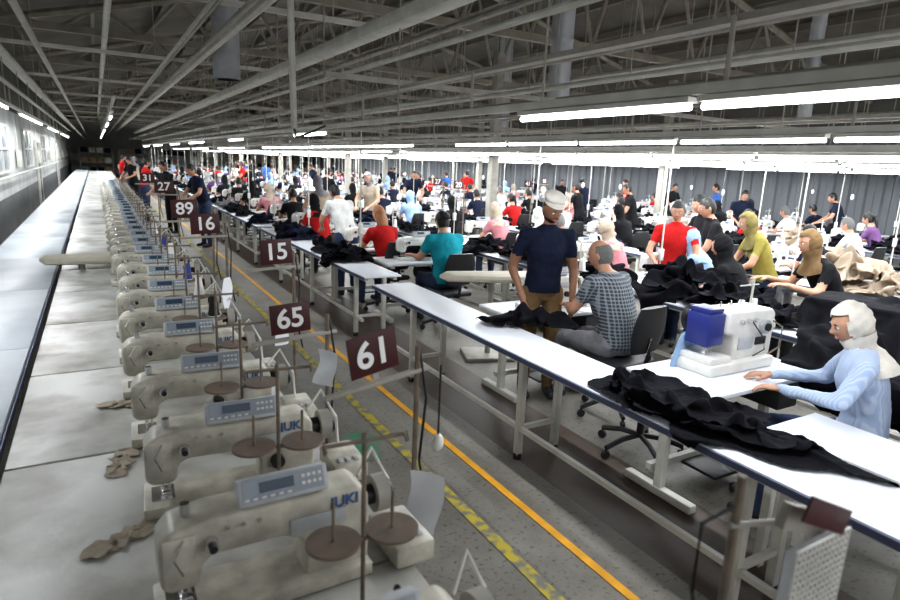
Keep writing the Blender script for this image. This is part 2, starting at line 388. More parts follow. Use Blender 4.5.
# ------------------------------------------------------------------ sewing machine
def sewing_machine_mesh(body,name):
    b=MB()
    b.box((.27,0,.02),(.56,.19,.04),body,.006)
    b.box((.27,0,-.03),(.50,.16,.08),DARKST,.01)
    C=[(.36,.03),(.55,.03),(.555,.12),(.55,.245),(.52,.275),(.12,.285),(.03,.27),(.0,.235),(.0,.12),(.02,.10),(.085,.10),(.10,.125),(.10,.16),(.13,.178),(.30,.175),(.35,.155),(.365,.12)]
    b.extr(C,-.06,.06,body,.014)
    b.box((.045,-.063,.19),(.075,.01,.13),body,.004)
    b.cyl((.05,0,.11),(.05,0,.055),.006,CHROME); b.cyl((.05,0,.06),(.05,0,.041),.0015,CHROME,seg=6)
    b.cyl((.07,0,.12),(.07,0,.06),.005,CHROME); b.box((.062,-.005,.047),(.03,.03,.006),CHROME,.002)
    b.box((.05,0,.0415),(.07,.1,.003),CHROME)
    b.cyl((.555,0,.2),(.60,0,.2),.03,BLACKP,seg=16); b.cyl((.585,0,.2),(.625,0,.2),.055,STEEL,seg=24); b.cyl((.625,0,.2),(.64,0,.2),.045,BLACKP,r1=.035,seg=24)
    b.cyl((.12,-.06,.22),(.12,-.085,.22),.018,CHROME,seg=14); b.cyl((.12,-.085,.22),(.12,-.1,.22),.01,BLACKP,seg=10)
    b.cyl((.42,-.06,.12),(.42,-.085,.12),.024,BLACKP,seg=16)
    b.box((.40,-.063,.2),(.16,.006,.045),PANEL,.002)
    for x in (.16,.2,.24): b.cyl((x,-.06,.25),(x,-.068,.25),.006,CHROME,seg=8)
    b.cyl((.2,0,.28),(.2,0,.33),.004,CHROME,seg=6); b.cyl((.07,0,.28),(.07,0,.31),.012,CHROME,seg=10)
    b.tube([(.055,-.07,.25),(.03,-.085,.21),(.05,-.08,.16)],.0025,CHROME)
    M=Matrix.Translation((.31,-.03,.315))@Matrix.Rotation(math.radians(-22),4,'X')
    b.box((0,0,0),(.24,.045,.072),PANEL,.007,M)
    b.box((0,-.0235,.004),(.215,.002,.055),PANFACE,0,M); b.box((-.02,-.025,.008),(.09,.003,.027),SCREEN,0,M)
    for i in range(4):
        b.box((.05+.015*i,-.026,.015),(.010,.003,.008),MACHW,.001,M); b.box((.05+.015*i,-.026,-.004),(.010,.003,.008),MACHW,.001,M)
    for i in range(6): b.box((-.1+.022*i,-.026,-.017),(.013,.003,.006),MACHW,.001,M)
    b.box((.32,.02,.29),(.08,.04,.03),DARKST,.004)
    b.box((.68,-.01,.035),(.13,.22,.07),body,.012)
    for i in range(3): b.box((.65+.03*i,-.07,.073),(.018,.03,.008),PANEL,.002)
    b.tube([(.45,.06,.2),(.47,.14,.22),(.5,.16,.08),(.5,.12,-.02)],.009,BLACKP)
    b.tube([(.55,.03,.25),(.62,.09,.30),(.68,.09,.18),(.68,.05,.07)],.006,STEELW)
    return b.mesh(name)
SM=sewing_machine_mesh(MACH,'sewing_machine'); SMW=sewing_machine_mesh(MACHW,'sewing_machine_w')
lab=text_mesh('JUKI',.045,'brand_lettering',PANBLUE)
def stand_mesh():
    b=MB()
    b.cyl((0,0,0),(0,0,.55),.006,RUST,seg=8); b.cyl((0,0,0),(0,0,.02),.03,BLACKP)
    b.cyl((-.07,.0,.27),(.09,.0,.27),.006,RUST,seg=6)
    for x in (-.075,.075):
        b.cyl((x,0,.275),(x,0,.283),.066,DISC,seg=28); b.cyl((x,0,.265),(x,0,.276),.04,DISC,seg=20); b.cyl((x,0,.28),(x,0,.385),.004,RUST,seg=6)
    b.cyl((-.1,0,.53),(.1,0,.53),.005,RUST,seg=6)
    for x in (-.1,.1): b.tube([(x,0,.53),(x,-.02,.52),(x,-.03,.53),(x,-.015,.545)],.003,RUST,seg=5)
    return b.mesh('thread_stand')
TS=stand_mesh()
for k in range(-1,34):
    y=1.5+.57*k
    o=inst('sewing_machine',SM,(.06+(random.uniform(-.02,.02) if k>0 else 0),y,.73),random.uniform(-.05,.05) if k>0 else .02)
    if k<6: inst('brand_lettering',lab,(.475,-.063,.24),parent=o,rot=(math.pi/2,0,0))
    if k<26: inst('thread_stand',TS,(.44 if k>-1 else .50,y+.29,.73),random.uniform(-.15,.15))
SP=[mat('thread_black',(.02,.02,.02),.8),mat('thread_white',(.8,.8,.78),.8),mat('thread_blue',(.05,.08,.3),.8)]
for k in (3,4,5,7,8,10,12):
    b=MB(); b.cyl((0,0,0),(0,0,.11),.032,SP[k%3],r1=.018,seg=16); b.cyl((0,0,-.004),(0,0,.0),.034,SIGNW); b.obj('thread_cone',(.515,1.5+.57*k+.29,1.02))
# ------------------------------------------------------------------ number signs
def sign(txt,x,y,z,xp,tilt=0,w=.2,h=.145,yaw=0,zb=0.0):
    e=bpy.data.objects.new('number_sign',None); COL.objects.link(e); e.location=(0,0,0)
    b=MB(); b.cyl((xp,y,zb),(xp,y,z+.0),.010,RUST,seg=8)
    b.box((.5*(x+xp)-.06,y,z-h/2-.02),(abs(xp-x)+w/2+.12,.02,.016),STEEL,.002,Matrix.Translation((xp,y,z-h/2-.02))@Matrix.Rotation(-tilt,4,'Y')@Matrix.Translation((-xp,-y,-(z-h/2-.02))))
    b.tube([(xp+.01,y,z-.02),(xp+.03,y-.02,z-.2),(xp+.02,y,z-.45),(xp+.05,y,z-.6)],.005,BLACKP)
    b.obj('sign_pole',parent=e)
    bb=MB(); bb.box((0,0,0),(w,.006,h),SIGN,.002); bb.box((0,.006,-h/2),(.02,.01,.05),STEEL)
    o=bb.obj('sign_board',(x,y-.02,z),parent=e); o.rotation_euler=(0,-tilt,yaw)
    t=text_mesh(txt,h*.92,'sign_digits',SIGNW,.001); inst('sign_digits',t,(0,-.0045,-.002),parent=o,rot=(math.pi/2,0,0))
    return e
sign('61',.765,1.82,1.27,.945,math.radians(9),yaw=math.radians(6),w=.185,h=.145)
sign('65',.67,2.5,1.235,.84,math.radians(4),w=.17,h=.13)
sign('15',.865,3.5,1.37,.97,math.radians(3),w=.18)
sign('16',.655,4.7,1.41,.80,math.radians(2))
sign('89',.59,5.3,1.47,.80,math.radians(2))
sign('27',.66,7.8,1.52,.80,0)
sign('31',.66,10.4,1.52,.80,0)
for i,(x,y) in enumerate(((4.75,8.0),(5.1,9.3),(4.8,12),(7.2,9.5),(7.2,15),(9.6,12))): sign(str(20+7*i),x,y,1.62,x+.12,0,w=.17,h=.12,zb=.73)
e=bpy.data.objects.new('pattern_basket_stand',None); COL.objects.link(e)
b=MB(); b.cyl((1.0,.6,0),(1.0,.6,1.36),.009,RUST,seg=10); b.cyl((.985,.6,1.26),(1.15,.56,1.25),.006,STEEL); b.cyl((1.0,.6,0),(1.0,.6,.02),.09,STEEL)
b.box((1.12,.54,1.27),(.16,.02,.05),STEEL,.003,Matrix.Translation((1.12,.54,1.27))@Matrix.Rotation(math.radians(22),4,'Y')@Matrix.Translation((-1.12,-.54,-1.27)))
b.box((1.12,.50,1.30),(.17,.006,.05),SIGN,.002,Matrix.Translation((1.12,.5,1.3))@Matrix.Rotation(math.radians(25),4,'Y')@Matrix.Translation((-1.12,-.5,-1.3)))
b.tube([(1.0,.6,1.3),(.93,.62,1.27),(.9,.6,1.15),(.95,.6,1.0)],.004,BLACKP); b.obj('stand_pole',parent=e)
b=MB()
for i in range(13): b.box((1.04+.0145*i,.5,1.15),(.004,.004,.19),MACHW)
for i in range(14): b.box((1.127,.5,1.06+.0145*i),(.18,.004,.004),MACHW)
b.box((1.127,.52,1.15),(.18,.002,.18),PANEL); b.obj('mesh_panel',parent=e)
def paper(x,y,z,w,h,yaw,name='instruction_sheet'):
    b=MB(); n=6; vs=[];fs=[]
    for i in range(n+1):
        for j in range(n+1):
            u=i/n;v=j/n; vs.append(((u-.5)*w+.01*math.sin(v*5),.012*math.sin(u*3+v*4),-v*h))
    for i in range(n):
        for j in range(n): a=i*(n+1)+j; fs.append((a,a+1,a+n+2,a+n+1))
    b.add(vs,fs,PAPER); o=b.obj(name,(x,y,z),yaw); o.rotation_euler=(0,.1,yaw)
paper(.965,1.75,.80,.13,.26,-.7); paper(.82,2.44,1.08,.10,.16,-.9); paper(.66,3.9,1.15,.2,.2,1.2); paper(.9,3.44,1.0,.10,.18,.3)
b=MB(); b.ell((0,0,0),(.022,.022,.035),MACHW); b.cyl((0,0,.03),(0,0,.3),.004,BLACKP); b.obj('hanging_power_socket',(1.02,1.78,.90))
# ------------------------------------------------------------------ cloth piles
nm=stack([(s_near,0,0,1)],BLACKC); inst('garment_pile',nm,(2.40,1.64,.735))
nm2=stack([(s_near2,0,0,1),(s_near3,.035,.1,1)],BLACKC); inst('garment_pile',nm2,(2.40,1.64,.765))
random.seed(21)
PM={}
for k,m in enumerate((BLACKC,NAVYC,BEIGEC,GREYC)):
    PM[k]=[]
    for v in range(3 if k<1 else 2):
        h0,h1,h2=s_h[v%3],s_h[(v+1)%3],s_h[(v+2)%3]
        PM[k].append(stack([(h0,0,0,1),(h1,.05,1.6+v,.85),(h2,.10,.4+v,.75)] if v<2 else [(h0,0,0,1)],m))
def pile(x,y,k=0,z=.735,sc=1,rz=None,szz=1,v=None): 
    me=random.choice(PM[k]) if v is None else PM[k][v%len(PM[k])]
    inst('garment_pile',me,(x,y,z),random.choice((0,math.pi))+random.uniform(-.15,.15) if rz is None else rz,sc=(sc,sc,sc*szz))
pile(2.76,3.55,0,.735,.85,1.3,v=2)
for x,y,k,s in ((2.55,6.9,0,.95),(2.58,7.7,0,1),(2.55,9.0,1,1),(2.6,9.9,0,1)): pile(x,y,k,.735,s)
for X in (4.77,7.17,9.57,11.97,14.3):
    y=2.9 if X<5 else (4.6 if X<8 else 1.9)
    while y<40:
        if random.random()<.85: pile(X,y,random.choice((0,0,0,1,0,0,2 if X>8 else 0,3 if y>9 else 0)),.735,random.uniform(.85,1.15),szz=random.uniform(.7,1.15))
        y+=random.uniform(.6,1.1)
y=11.2
while y<42:
    if random.random()<.75: pile(2.55,y,random.choice((0,0,1,3)),.735,random.uniform(.8,1.05))
    y+=random.uniform(.7,1.3)
pile(7.15,3.5,2,.76,1.3,szz=1.5,v=0); pile(7.15,2.9,2,.76,1.2,szz=1.2,v=1)
pile(4.9,3.9,0,.76,1.2,szz=1.3,v=0); pile(4.8,3.2,0,.76,1.2,szz=1.0,v=1); pile(3.6,6.95,0,.76,1.2,szz=1.3)
pile(4.7,4.8,0,.76,1.15,szz=1.3); pile(4.7,5.7,0,.76,1.15,szz=1.3)
dm=stack([(s_dr,0,0,1)],BLACKC,'fabric_drape')
inst('fabric_drape',dm,(4.28,1.95,.74),.15)
rg=stack([(s_h[2],0,0,.26)],BROWNC,'cleaning_rag')
for x,y,r in ((.0,2.45,0),(.02,3.05,1.5),(-.02,1.9,2.3)): inst('cleaning_rag',rg,(x,y,.731),r,sc=(1,1,.4))
def ironing(x,y,rz,L=1.0):
    b=MB(); rings=[]
    for k in range(15):
        t=k/14; w=.17*math.sin(math.pi*min(1,.08+t*.55))**.6*(1 if t<.9 else (1-(t-.9)*6)); 
        w=max(w,.02) if 0<k<14 else .01
        rings.append([V((-L/2+L*t,w*math.cos(a),.05*math.copysign(abs(math.sin(a))**.6,math.sin(a))*(1 if 0<k<14 else .3))) for a in [i*math.pi/8 for i in range(16)]])
    b.loft(rings,CREAM); b.cyl((0,0,-.83),(0,0,-.03),.03,STEEL); b.box((0,0,-.81),(.5,.4,.04),STEEL,.01)
    b.obj('ironing_board',(x,y,.83),rz)
ironing(3.35,4.9,-.35,1.05); ironing(-.2,7.0,.0,.7)
for k in range(7):
    b=MB(); x0=-1.0+2.5*k
    for dx in (0,2.1):
        for dy in (0,.6): b.box((x0+dx,52+dy,1.1),(.05,.05,2.2),STEEL)
    for z in (.3,1.0,1.7):
        b.box((x0+1.05,52.3,z),(2.15,.65,.04),STEEL)
        for i in range(4): b.box((x0+.3+.5*i,52.3,z+.2+.02*((i*k)%3)),(.4,.5,.36),random.choice((CARD,CARD,GREYC,STEELW,NAVYC)),.01)
    b.obj('storage_rack')
# ------------------------------------------------------------------ stations
def station_mesh():
    b=MB(); b.box((0,0,.72),(1.12,.58,.03),WHITE_TOP,.008)
    for x in (-.48,.48):
        b.box((x,0,.36),(.05,.05,.68),STEELW); b.box((x,0,.03),(.06,.5,.05),STEELW,.005); b.box((x,0,.69),(.05,.5,.04),STEELW)
    b.box((0,.1,.14),(.95,.04,.04),STEELW); b.box((0,-.05,.12),(.4,.25,.02),BLACKP,.004)
    b.cyl((.0,.1,.55),(.2,.1,.55),.07,DARKST,seg=16); b.box((.3,-.1,.6),(.2,.3,.16),DARKST,.01)
    b.cyl((.5,.22,.73),(.5,.22,1.25),.008,STEELW,seg=6); b.cyl((.36,.22,1.2),(.56,.22,1.2),.005,STEELW,seg=6)
    for x in (.4,.54):
        b.cyl((x,.22,.98),(x,.22,.985),.06,BLACKP,seg=16); b.cyl((x,.22,.985),(x,.22,1.1),.03,SIGNW,r1=.018,seg=12)
    b.cyl((.4,.22,.975),(.54,.22,.975),.006,STEELW,seg=6)
    return b.mesh('sewing_station_table')
ST=station_mesh()
def chair_mesh(col,name='office_chair'):
    b=MB(); b.box((0,0,.46),(.42,.42,.07),col,.03,seg=3)
    rings=[]
    for k in range(9):
        t=k/8; z=.58+.36*t; w=.2*math.sin(math.pi*(.2+.6*t))**.5; yb=-.22-.05*t
        rings.append([V((w*math.cos(a),yb+.03*math.sin(a),z)) for a in [i*math.pi/8 for i in range(16)]])
    b.loft(rings,col); b.tube([(0,-.1,.42),(0,-.24,.44),(0,-.27,.55),(0,-.26,.7)],.02,BLACKP)
    b.cyl((0,0,.12),(0,0,.43),.025,BLACKP)
    for i in range(5):
        a=i*2*math.pi/5+.3; c,s=math.cos(a),math.sin(a)
        b.tube([(0,0,.13),(.15*c,.15*s,.12),(.29*c,.29*s,.08)],.018,BLACKP); b.cyl((.29*c-.012*s,.29*s+.012*c,.03),(.29*c+.012*s,.29*s-.012*c,.03),.03,BLACKP,seg=12); b.cyl((.29*c,.29*s,.03),(.29*c,.29*s,.08),.008,BLACKP,seg=6)
    return b.mesh(name)
CH=chair_mesh(BLACKP)
# ------------------------------------------------------------------ people
def remesh(mb,vox,sm=4):
    me=mb.mesh('tmp'); o=bpy.data.objects.new('tmp',me); COL.objects.link(o)
    r=o.modifiers.new('r','REMESH'); r.mode='VOXEL'; r.voxel_size=vox
    s=o.modifiers.new('s','SMOOTH'); s.iterations=sm; s.factor=.5
    dg=bpy.context.evaluated_depsgraph_get(); out=bpy.data.meshes.new_from_object(o.evaluated_get(dg))
    bpy.data.objects.remove(o); bpy.data.meshes.remove(me)
    vs=[v.co.copy() for v in out.vertices]; fs=[tuple(p.vertices) for p in out.polygons]; ns=[v.normal.copy() for v in out.vertices]
    bpy.data.meshes.remove(out); return vs,fs,ns
def capsule(b,p0,p1,r0,r1,m=SKIN):
    b.cyl(p0,p1,r0,m,r1=r1,seg=14); b.ell(p0,(r0,)*3,m,su=14,sv=9); b.ell(p1,(r1,)*3,m,su=14,sv=9)
h=MB(); h.ell((0,.05,0),(.041,.05,.016),SKIN); h.ell((0,.0,0),(.029,.05,.021),SKIN)
for x,l,sp in ((-.031,.058,-.010),(-.011,.074,-.003),(.010,.080,.003),(.030,.071,.010)):
    p0=(x*.8,.06,0);p1=(x,.09,.002);p2=(x+sp*.6,.09+l*.5,-.006);p3=(x+sp,.09+l*.9,-.026)
    capsule(h,p0,p1,.0105,.0095);capsule(h,p1,p2,.0095,.0085);capsule(h,p2,p3,.0085,.0068)
capsule(h,(.022,.02,-.003),(.05,.055,-.010),.014,.011);capsule(h,(.05,.055,-.01),(.058,.092,-.018),.011,.008)
HV,HF,_=remesh(h,.0045,2)
def headgeo(b,M,skin,style,hm,beard=None):
    R=(.074,.094,.118)
    def dfm(d):
        x,y,z=d; X=x*R[0];Y=y*R[1];Z=z*R[2]
        if z<0: X*=1-.28*(-z)**1.3; Y*=1-.10*(-z)
        if y>0:
            Y+=.024*math.exp(-((x/.15)**2+((z+.14)/.17)**2))
            Y-=.009*math.exp(-(((abs(x)-.36)/.17)**2+((z-.04)/.13)**2))
            Y+=.005*math.exp(-((z-.24)/.12)**2); Y+=.010*math.exp(-((x/.25)**2+((z+.85)/.2)**2))
            Y+=.005*math.exp(-((x/.28)**2+((z+.48)/.1)**2))
        return V((X,Y,Z))
    def shell(scl,keep,m,seg=(28,20),warp=None):
        bb=bmesh.new(); bmesh.ops.create_uvsphere(bb,u_segments=seg[0],v_segments=seg[1],radius=1)
        bb.verts.index_update(); vs=[];ok=[]
        for v in bb.verts:
            d=v.co.normalized(); ok.append(keep(d) if keep else True)
            p=dfm(d); p=V((p.x*scl[0],p.y*scl[1] if d.y<.1 or not keep else d.y*R[1]*scl[1],p.z*scl[2]))
            if warp: p=warp(p,d)
            vs.append(p)
        fs=[[v.index for v in f.verts] for f in bb.faces if sum(ok[v.index] for v in f.verts)>=len(f.verts)-1]
        bb.free(); b.add(vs,fs,m,M)
    shell((1,1,1),None,skin,(40,32))
    for s in (-1,1):
        b.ell((s*.0275,.078,.006),(.0135,.011,.0085),EYEW,M,10,8); b.ell((s*.0275,.087,.006),(.006,.004,.006),EYED,M,8,6)
        b.ell((s*.029,.088,.025),(.018,.006,.0035),EYED,M,8,6)
        if style!='hijab': b.ell((s*.073,-.006,-.004),(.009,.018,.028),skin,M,10,8)
    b.ell((0,.085,-.056),(.022,.011,.0075),LIP,M,10,6)
    if beard: shell((1.04,1.07,1.05),lambda d:(d.z<-.38 and d.y>-.15) ,beard)
    if style in('short','long','bun','pony'):
        shell((1.08,1.07,1.09),lambda d:d.z>(.42 if d.y>.45 else (-.05 if d.y>0 else -.62)),hm)
        if style=='long': b.ell((0,-.055,-.10),(.085,.05,.15),hm,M)
        if style=='bun': b.ell((0,-.11,.04),(.045,.04,.045),hm,M)
        if style=='pony': b.ell((0,-.115,.02),(.035,.03,.035),hm,M); b.ell((0,-.125,-.09),(.028,.025,.11),hm,M)
    if style=='bald': shell((1.07,1.07,1.04),lambda d:(d.z<.62 and d.y<.15 and d.z>-.65),hm)
    if style=='cap':
        shell((1.05,1.04,1.03),lambda d:(d.z<.35 and d.y<.1 and d.z>-.6),HAIRB)
        shell((1.14,1.14,1.16),lambda d:d.z>.36,hm)
        b.ell((0,.0,.052),(.080,.102,.018),hm,M,24,8); b.ell((0,-.015,.095),(.088,.10,.042),hm,M,24,12)
    if style=='hijab':
        def warp(p,d): return p+p.normalized()*(.004*noise.noise(d*4)+.003*math.sin(d.z*16+d.y*5))
        shell((1.17,1.15,1.13),lambda d: not(d.y>.22+.25*max(0,-d.z) and abs(d.x)<.86 and -.84<d.z<.50),hm,(40,30),warp)
        rings=[]
        for z,rx,ry,cy in ((-.055,.078,.078,-.02),(-.09,.078,.085,-.012),(-.12,.068,.078,-.012),(-.15,.072,.078,-.02),(-.18,.10,.092,-.03),(-.215,.145,.11,-.035),(-.25,.175,.125,-.035),(-.28,.185,.135,-.035)):
            rings.append([V((rx*math.cos(a)*(1+.03*math.sin(5*a+z*30)),cy+ry*math.sin(a)*(1+.05*math.sin(4*a-z*40)),z+.02*math.cos(a*2)*(1 if z<-.2 else 0))) for a in [i*math.pi/14 for i in range(28)]])
        b.loft(rings,hm,M,cap=False)
def P(**k): return k
def pose_sit(lean=0.08,hx=.13,hy=.46,hz=.80,hdrop=0):
    return P(pelvis=(0,0,.56),waist=(0,-.01+lean*.3,.74),chest=(0,.02+lean,.93),sh=(0,.03+lean*1.3,1.045),neck=(0,.05+lean*1.5,1.10),head=(0,.085+lean*1.8,1.235-hdrop),
      sL=(-.175,.03+lean*1.3,1.02),sR=(.175,.03+lean*1.3,1.02),eL=(-.25,.17+lean,.80),eR=(.25,.17+lean,.80),wL=(-hx,hy-.10,hz),wR=(hx,hy-.10,hz),
      hL=(-.09,.03,.55),hR=(.09,.03,.55),kL=(-.13,.43,.52),kR=(.13,.43,.52),aL=(-.13,.42,.10),aR=(.13,.42,.10),fd=(0,1,-.15))
def pose_stand(lean=0,arms='down'):
    d=P(pelvis=(0,0,.93),waist=(0,.01+lean*.4,1.08),chest=(0,.02+lean,1.27),sh=(0,.01+lean*1.4,1.40),neck=(0,.02+lean*1.6,1.47),head=(0,.05+lean*2.0,1.61-lean*.3),
      sL=(-.18,.01+lean*1.4,1.385),sR=(.18,.01+lean*1.4,1.385),eL=(-.245,-.01+lean*1.5,1.11),eR=(.245,-.01+lean*1.5,1.11),wL=(-.25,.10+lean*1.8,.88),wR=(.25,.10+lean*1.8,.88),
      hL=(-.09,0,.90),hR=(.09,0,.90),kL=(-.10,.02,.50),kR=(.10,.02,.50),aL=(-.11,-.02,.09),aR=(.11,-.02,.09),fd=(0,.15,-1))
    if arms=='work': d.update(eL=(-.26,.12+lean*1.3,1.13),eR=(.26,.12+lean*1.3,1.13),wL=(-.14,.36+lean,1.0),wR=(.14,.36+lean,1.0),fd=(0,1,-.3))
    return d
def person(name,p,shirt,pants,skin=SKIN,style='short',hm=HAIRB,turn=0,nod=-.2,sleeve='short',vox=.021,beard=None,bulk=1.0):
    J={k:V(v) for k,v in p.items()}
    b=MB()
    def ring(c,t,rx,ry):
        t=t.normalized(); xa=V((1,0,0)); ya=t.cross(xa).normalized()
        return [c+xa*rx*math.cos(a)+ya*ry*math.sin(a) for a in [i*math.pi/9 for i in range(18)]]
    k=bulk; tz=(J['waist']-J['pelvis'])
    rs=[ring(J['pelvis']-tz.normalized()*.07,tz,.12*k,.10*k),ring(J['pelvis'],tz,.165*k,.13*k),ring(J['waist'],J['chest']-J['pelvis'],.145*k,.115*k),
        ring(J['chest'],J['sh']-J['waist'],.165*k,.125*k),ring(J['sh']*.75+J['chest']*.25,J['neck']-J['chest'],.17*k,.105*k),ring(J['sh']+(J['neck']-J['sh'])*.55,J['head']-J['sh'],.10,.075),ring(J['neck'],J['head']-J['neck'],.056,.056)]
    b.loft(rs,SKIN)
    seg=[('torso',J['pelvis'],J['waist'],.14),('torso',J['waist'],J['chest'],.14),('torso',J['chest'],J['sh'],.13)]
    def cp(kind,a,c,r0,r1): capsule(b,a,c,r0,r1); seg.append((kind,a,c,(r0+r1)/2))
    hb=J['head']-V((0,.025,.06)); cp('neck',J['neck'],hb,.054,.05)
    q=1.12 if sleeve=='long' else 1.0
    for s in 'LR':
        cp('torso',J['sh']+V((-.1 if s=='L' else .1,0,-.01)),J['s'+s],.055,.062*k)
        cp('upper',J['s'+s],J['e'+s],.056*k*1.05,.042*q); cp('fore',J['e'+s],J['w'+s],.042*q,.028*q)
        cp('leg',J['h'+s],J['k'+s],.095*k,.066); cp('leg',J['k'+s],J['a'+s],.064,.05)
        f=J['a'+s]+V((0,.03,-.045)); cp('shoe',f+V((0,-.05,0)),f+V((0,.12,-.005)),.042,.038)
    vs,fs,ns=remesh(b,vox,5)
    sd=random.uniform(0,50)
    out=MB(); mats={'torso':shirt,'upper':shirt,'fore':shirt if sleeve=='long' else skin,'leg':pants,'shoe':SHOE,'neck':skin}
    for i,v in enumerate(vs):
        pn=V((v.x*9,v.y*9,v.z*6+sd)); a=abs(noise.noise(pn))*.014-.004+.004*noise.noise(v*30)
        vs[i]=v+ns[i]*(a if v.z<J['neck'].z-.03 else 0)
    groups={}
    pz=J['pelvis'].z+.015
    for f in fs:
        c=sum((vs[i] for i in f),V())/len(f); best=None;bd=9;bt=0
        for kd,p0,p1,r in seg:
            d=p1-p0; t=max(0,min(1,(c-p0).dot(d)/max(d.dot(d),1e-6))); dd=(c-p0-d*t).length-r
            if dd<bd: bd=dd;best=kd;bt=t
        m=mats[best]
        if best=='upper' and sleeve=='short' and bt>.62: m=skin
        if best=='torso' and c.z<pz-.03 : m=pants
        if best=='torso' and c.z>J['neck'].z+.005: m=skin
        groups.setdefault(m,[]).append(f)
    out.v+=[tuple(v) for v in vs]
    for m,fl in groups.items():
        kx=out.mi(m); out.f+=fl; out.m+=[kx]*len(fl)
    Mh=Matrix.Translation(J['head'])@Matrix.Rotation(turn,4,'Z')@Matrix.Rotation(nod,4,'X')
    headgeo(out,Mh,skin,style,hm,beard)
    fd=J['fd'].normalized()
    for s in 'LR':
        ya=(fd+(J['w'+s]-J['e'+s]).normalized()).normalized()
        za=V((0,0,1)) if abs(ya.z)<.75 else V((-1 if s=='L' else 1,0,0))
        xa=ya.cross(za).normalized(); za=xa.cross(ya)
        w=J['w'+s]; M=Matrix(((xa.x,ya.x,za.x,w.x),(xa.y,ya.y,za.y,w.y),(xa.z,ya.z,za.z,w.z),(0,0,0,1)))
        if s=='R': M=M@Matrix.Diagonal((-1,1,1,1))
        M=M@Matrix.Diagonal((.95,.95,1.05,1))
        fl=HF if s=='L' else [tuple(reversed(f)) for f in HF]
        out.add(HV,fl,skin,M)
    return out.mesh(name,75)
C={n:cloth('cloth_'+n,c) for n,c in dict(white=(.72,.72,.70),red=(.50,.02,.02),turq=(.02,.36,.44),navy=(.014,.019,.042),black=(.016,.016,.018),pink=(.62,.25,.28),blue=(.06,.15,.45),lblue=(.35,.50,.72),olive=(.24,.20,.08),grey=(.28,.28,.30),khaki=(.20,.13,.065),denim=(.05,.07,.13),beige=(.50,.42,.33),purple=(.2,.1,.25),ygreen=(.36,.31,.08),cream=(.80,.76,.69)).items()}
def pattern(name,base,l1,l2,sc,thr,amt=.6):
    m=bpy.data.materials.new(name); m.use_nodes=True; nt=m.node_tree; bs=nt.nodes['Principled BSDF']; bs.inputs['Roughness'].default_value=.9
    tc=nt.nodes.new('ShaderNodeTexCoord'); sp=nt.nodes.new('ShaderNodeSeparateXYZ'); nt.links.new(tc.outputs['Object'],sp.inputs[0]); prev=None
    for ax,col in (('X',l1),('Z',l2)):
        if col is None: continue
        mu=nt.nodes.new('ShaderNodeMath');mu.operation='MULTIPLY';mu.inputs[1].default_value=sc; nt.links.new(sp.outputs[ax],mu.inputs[0])
        fr=nt.nodes.new('ShaderNodeMath');fr.operation='FRACT'; nt.links.new(mu.outputs[0],fr.inputs[0])
        g=nt.nodes.new('ShaderNodeMath');g.operation='GREATER_THAN';g.inputs[1].default_value=thr; nt.links.new(fr.outputs[0],g.inputs[0])
        hf=nt.nodes.new('ShaderNodeMath');hf.operation='MULTIPLY';hf.inputs[1].default_value=amt; nt.links.new(g.outputs[0],hf.inputs[0])
        mxx=nt.nodes.new('ShaderNodeMixRGB'); nt.links.new(hf.outputs[0],mxx.inputs[0])
        if prev: nt.links.new(prev.outputs[0],mxx.inputs[1])
        else: mxx.inputs[1].default_value=(*base,1)
        mxx.inputs[2].default_value=(*col,1); prev=mxx
    nt.links.new(prev.outputs[0],bs.inputs['Base Color']); return m
PLAID=pattern('plaid_cloth',(.045,.052,.065),(.30,.33,.36),(.30,.33,.36),38,.62,.55)
STRIPE=pattern('striped_cloth',(.40,.50,.70),(.60,.67,.80),None,70,.55)
def put(name,me,x,y,rz=0,sc=1,z=0): return inst(name,me,(x,y,z),rz,sc=sc)
p=pose_sit(.03,.10,.56,.80,.02); p.update(wL=(-.04,.42,.80),wR=(.22,.46,.80),eL=(-.25,.16,.84),eR=(.29,.17,.82))
me=person('w1',p,STRIPE,C['denim'],SKIN2,'hijab',C['cream'],turn=.22,nod=-.36,sleeve='long',vox=.013,bulk=1.0)
put('worker_in_white_hijab',me,3.45,1.46,.60,.97); put('office_chair',CH,3.47,1.42,.60)
me=person('w2',pose_sit(.08,.14,.5,.8,.02),PLAID,C['grey'],SKIN,'bald',HAIRG,turn=.3,nod=-.3,vox=.014,bulk=1.22)
put('worker_in_plaid_shirt',me,3.47,3.28,.12,1.03); put('office_chair',CH,3.47,3.24,.12)
p=pose_stand(.03); p.update(wL=(-.22,.13,.86),wR=(.2,.16,.87),eR=(.27,.0,1.12))
me=person('w3',p,C['navy'],C['khaki'],SKIN3,'cap',C['cream'],turn=.25,nod=-.48,vox=.014,beard=HAIRB,bulk=.98)
put('worker_in_navy_polo',me,3.14,3.84,2.75,1.0)
me=person('w4',pose_sit(.05,.3,.4,.82,.02),C['turq'],C['denim'],SKIN2,'bun',HAIRB,turn=.0,nod=-.3,vox=.017,bulk=1.15)
put('worker_in_turquoise_shirt',me,3.47,6.0,-.05,1.03); put('office_chair',CH,3.47,5.96,0)
me=person('w5',pose_sit(.08),C['red'],C['denim'],SKIN2,'long',HAIRY,nod=-.3,vox=.017)
put('worker_in_red_shirt',me,3.2,7.1,.15); put('office_chair',CH,3.2,7.06,.1)
me=person('w6',pose_stand(.16,'work'),C['white'],C['denim'],SKIN,'short',HAIRB,nod=-.4,vox=.018,bulk=1.15)
put('worker_in_white_shirt',me,3.02,8.1,.2,.93)
me=person('w7',pose_sit(.1),C['red'],C['black'],SKIN2,'hijab',C['black'],nod=-.3)
put('worker_in_red_shirt',me,3.1,9.4,.3)
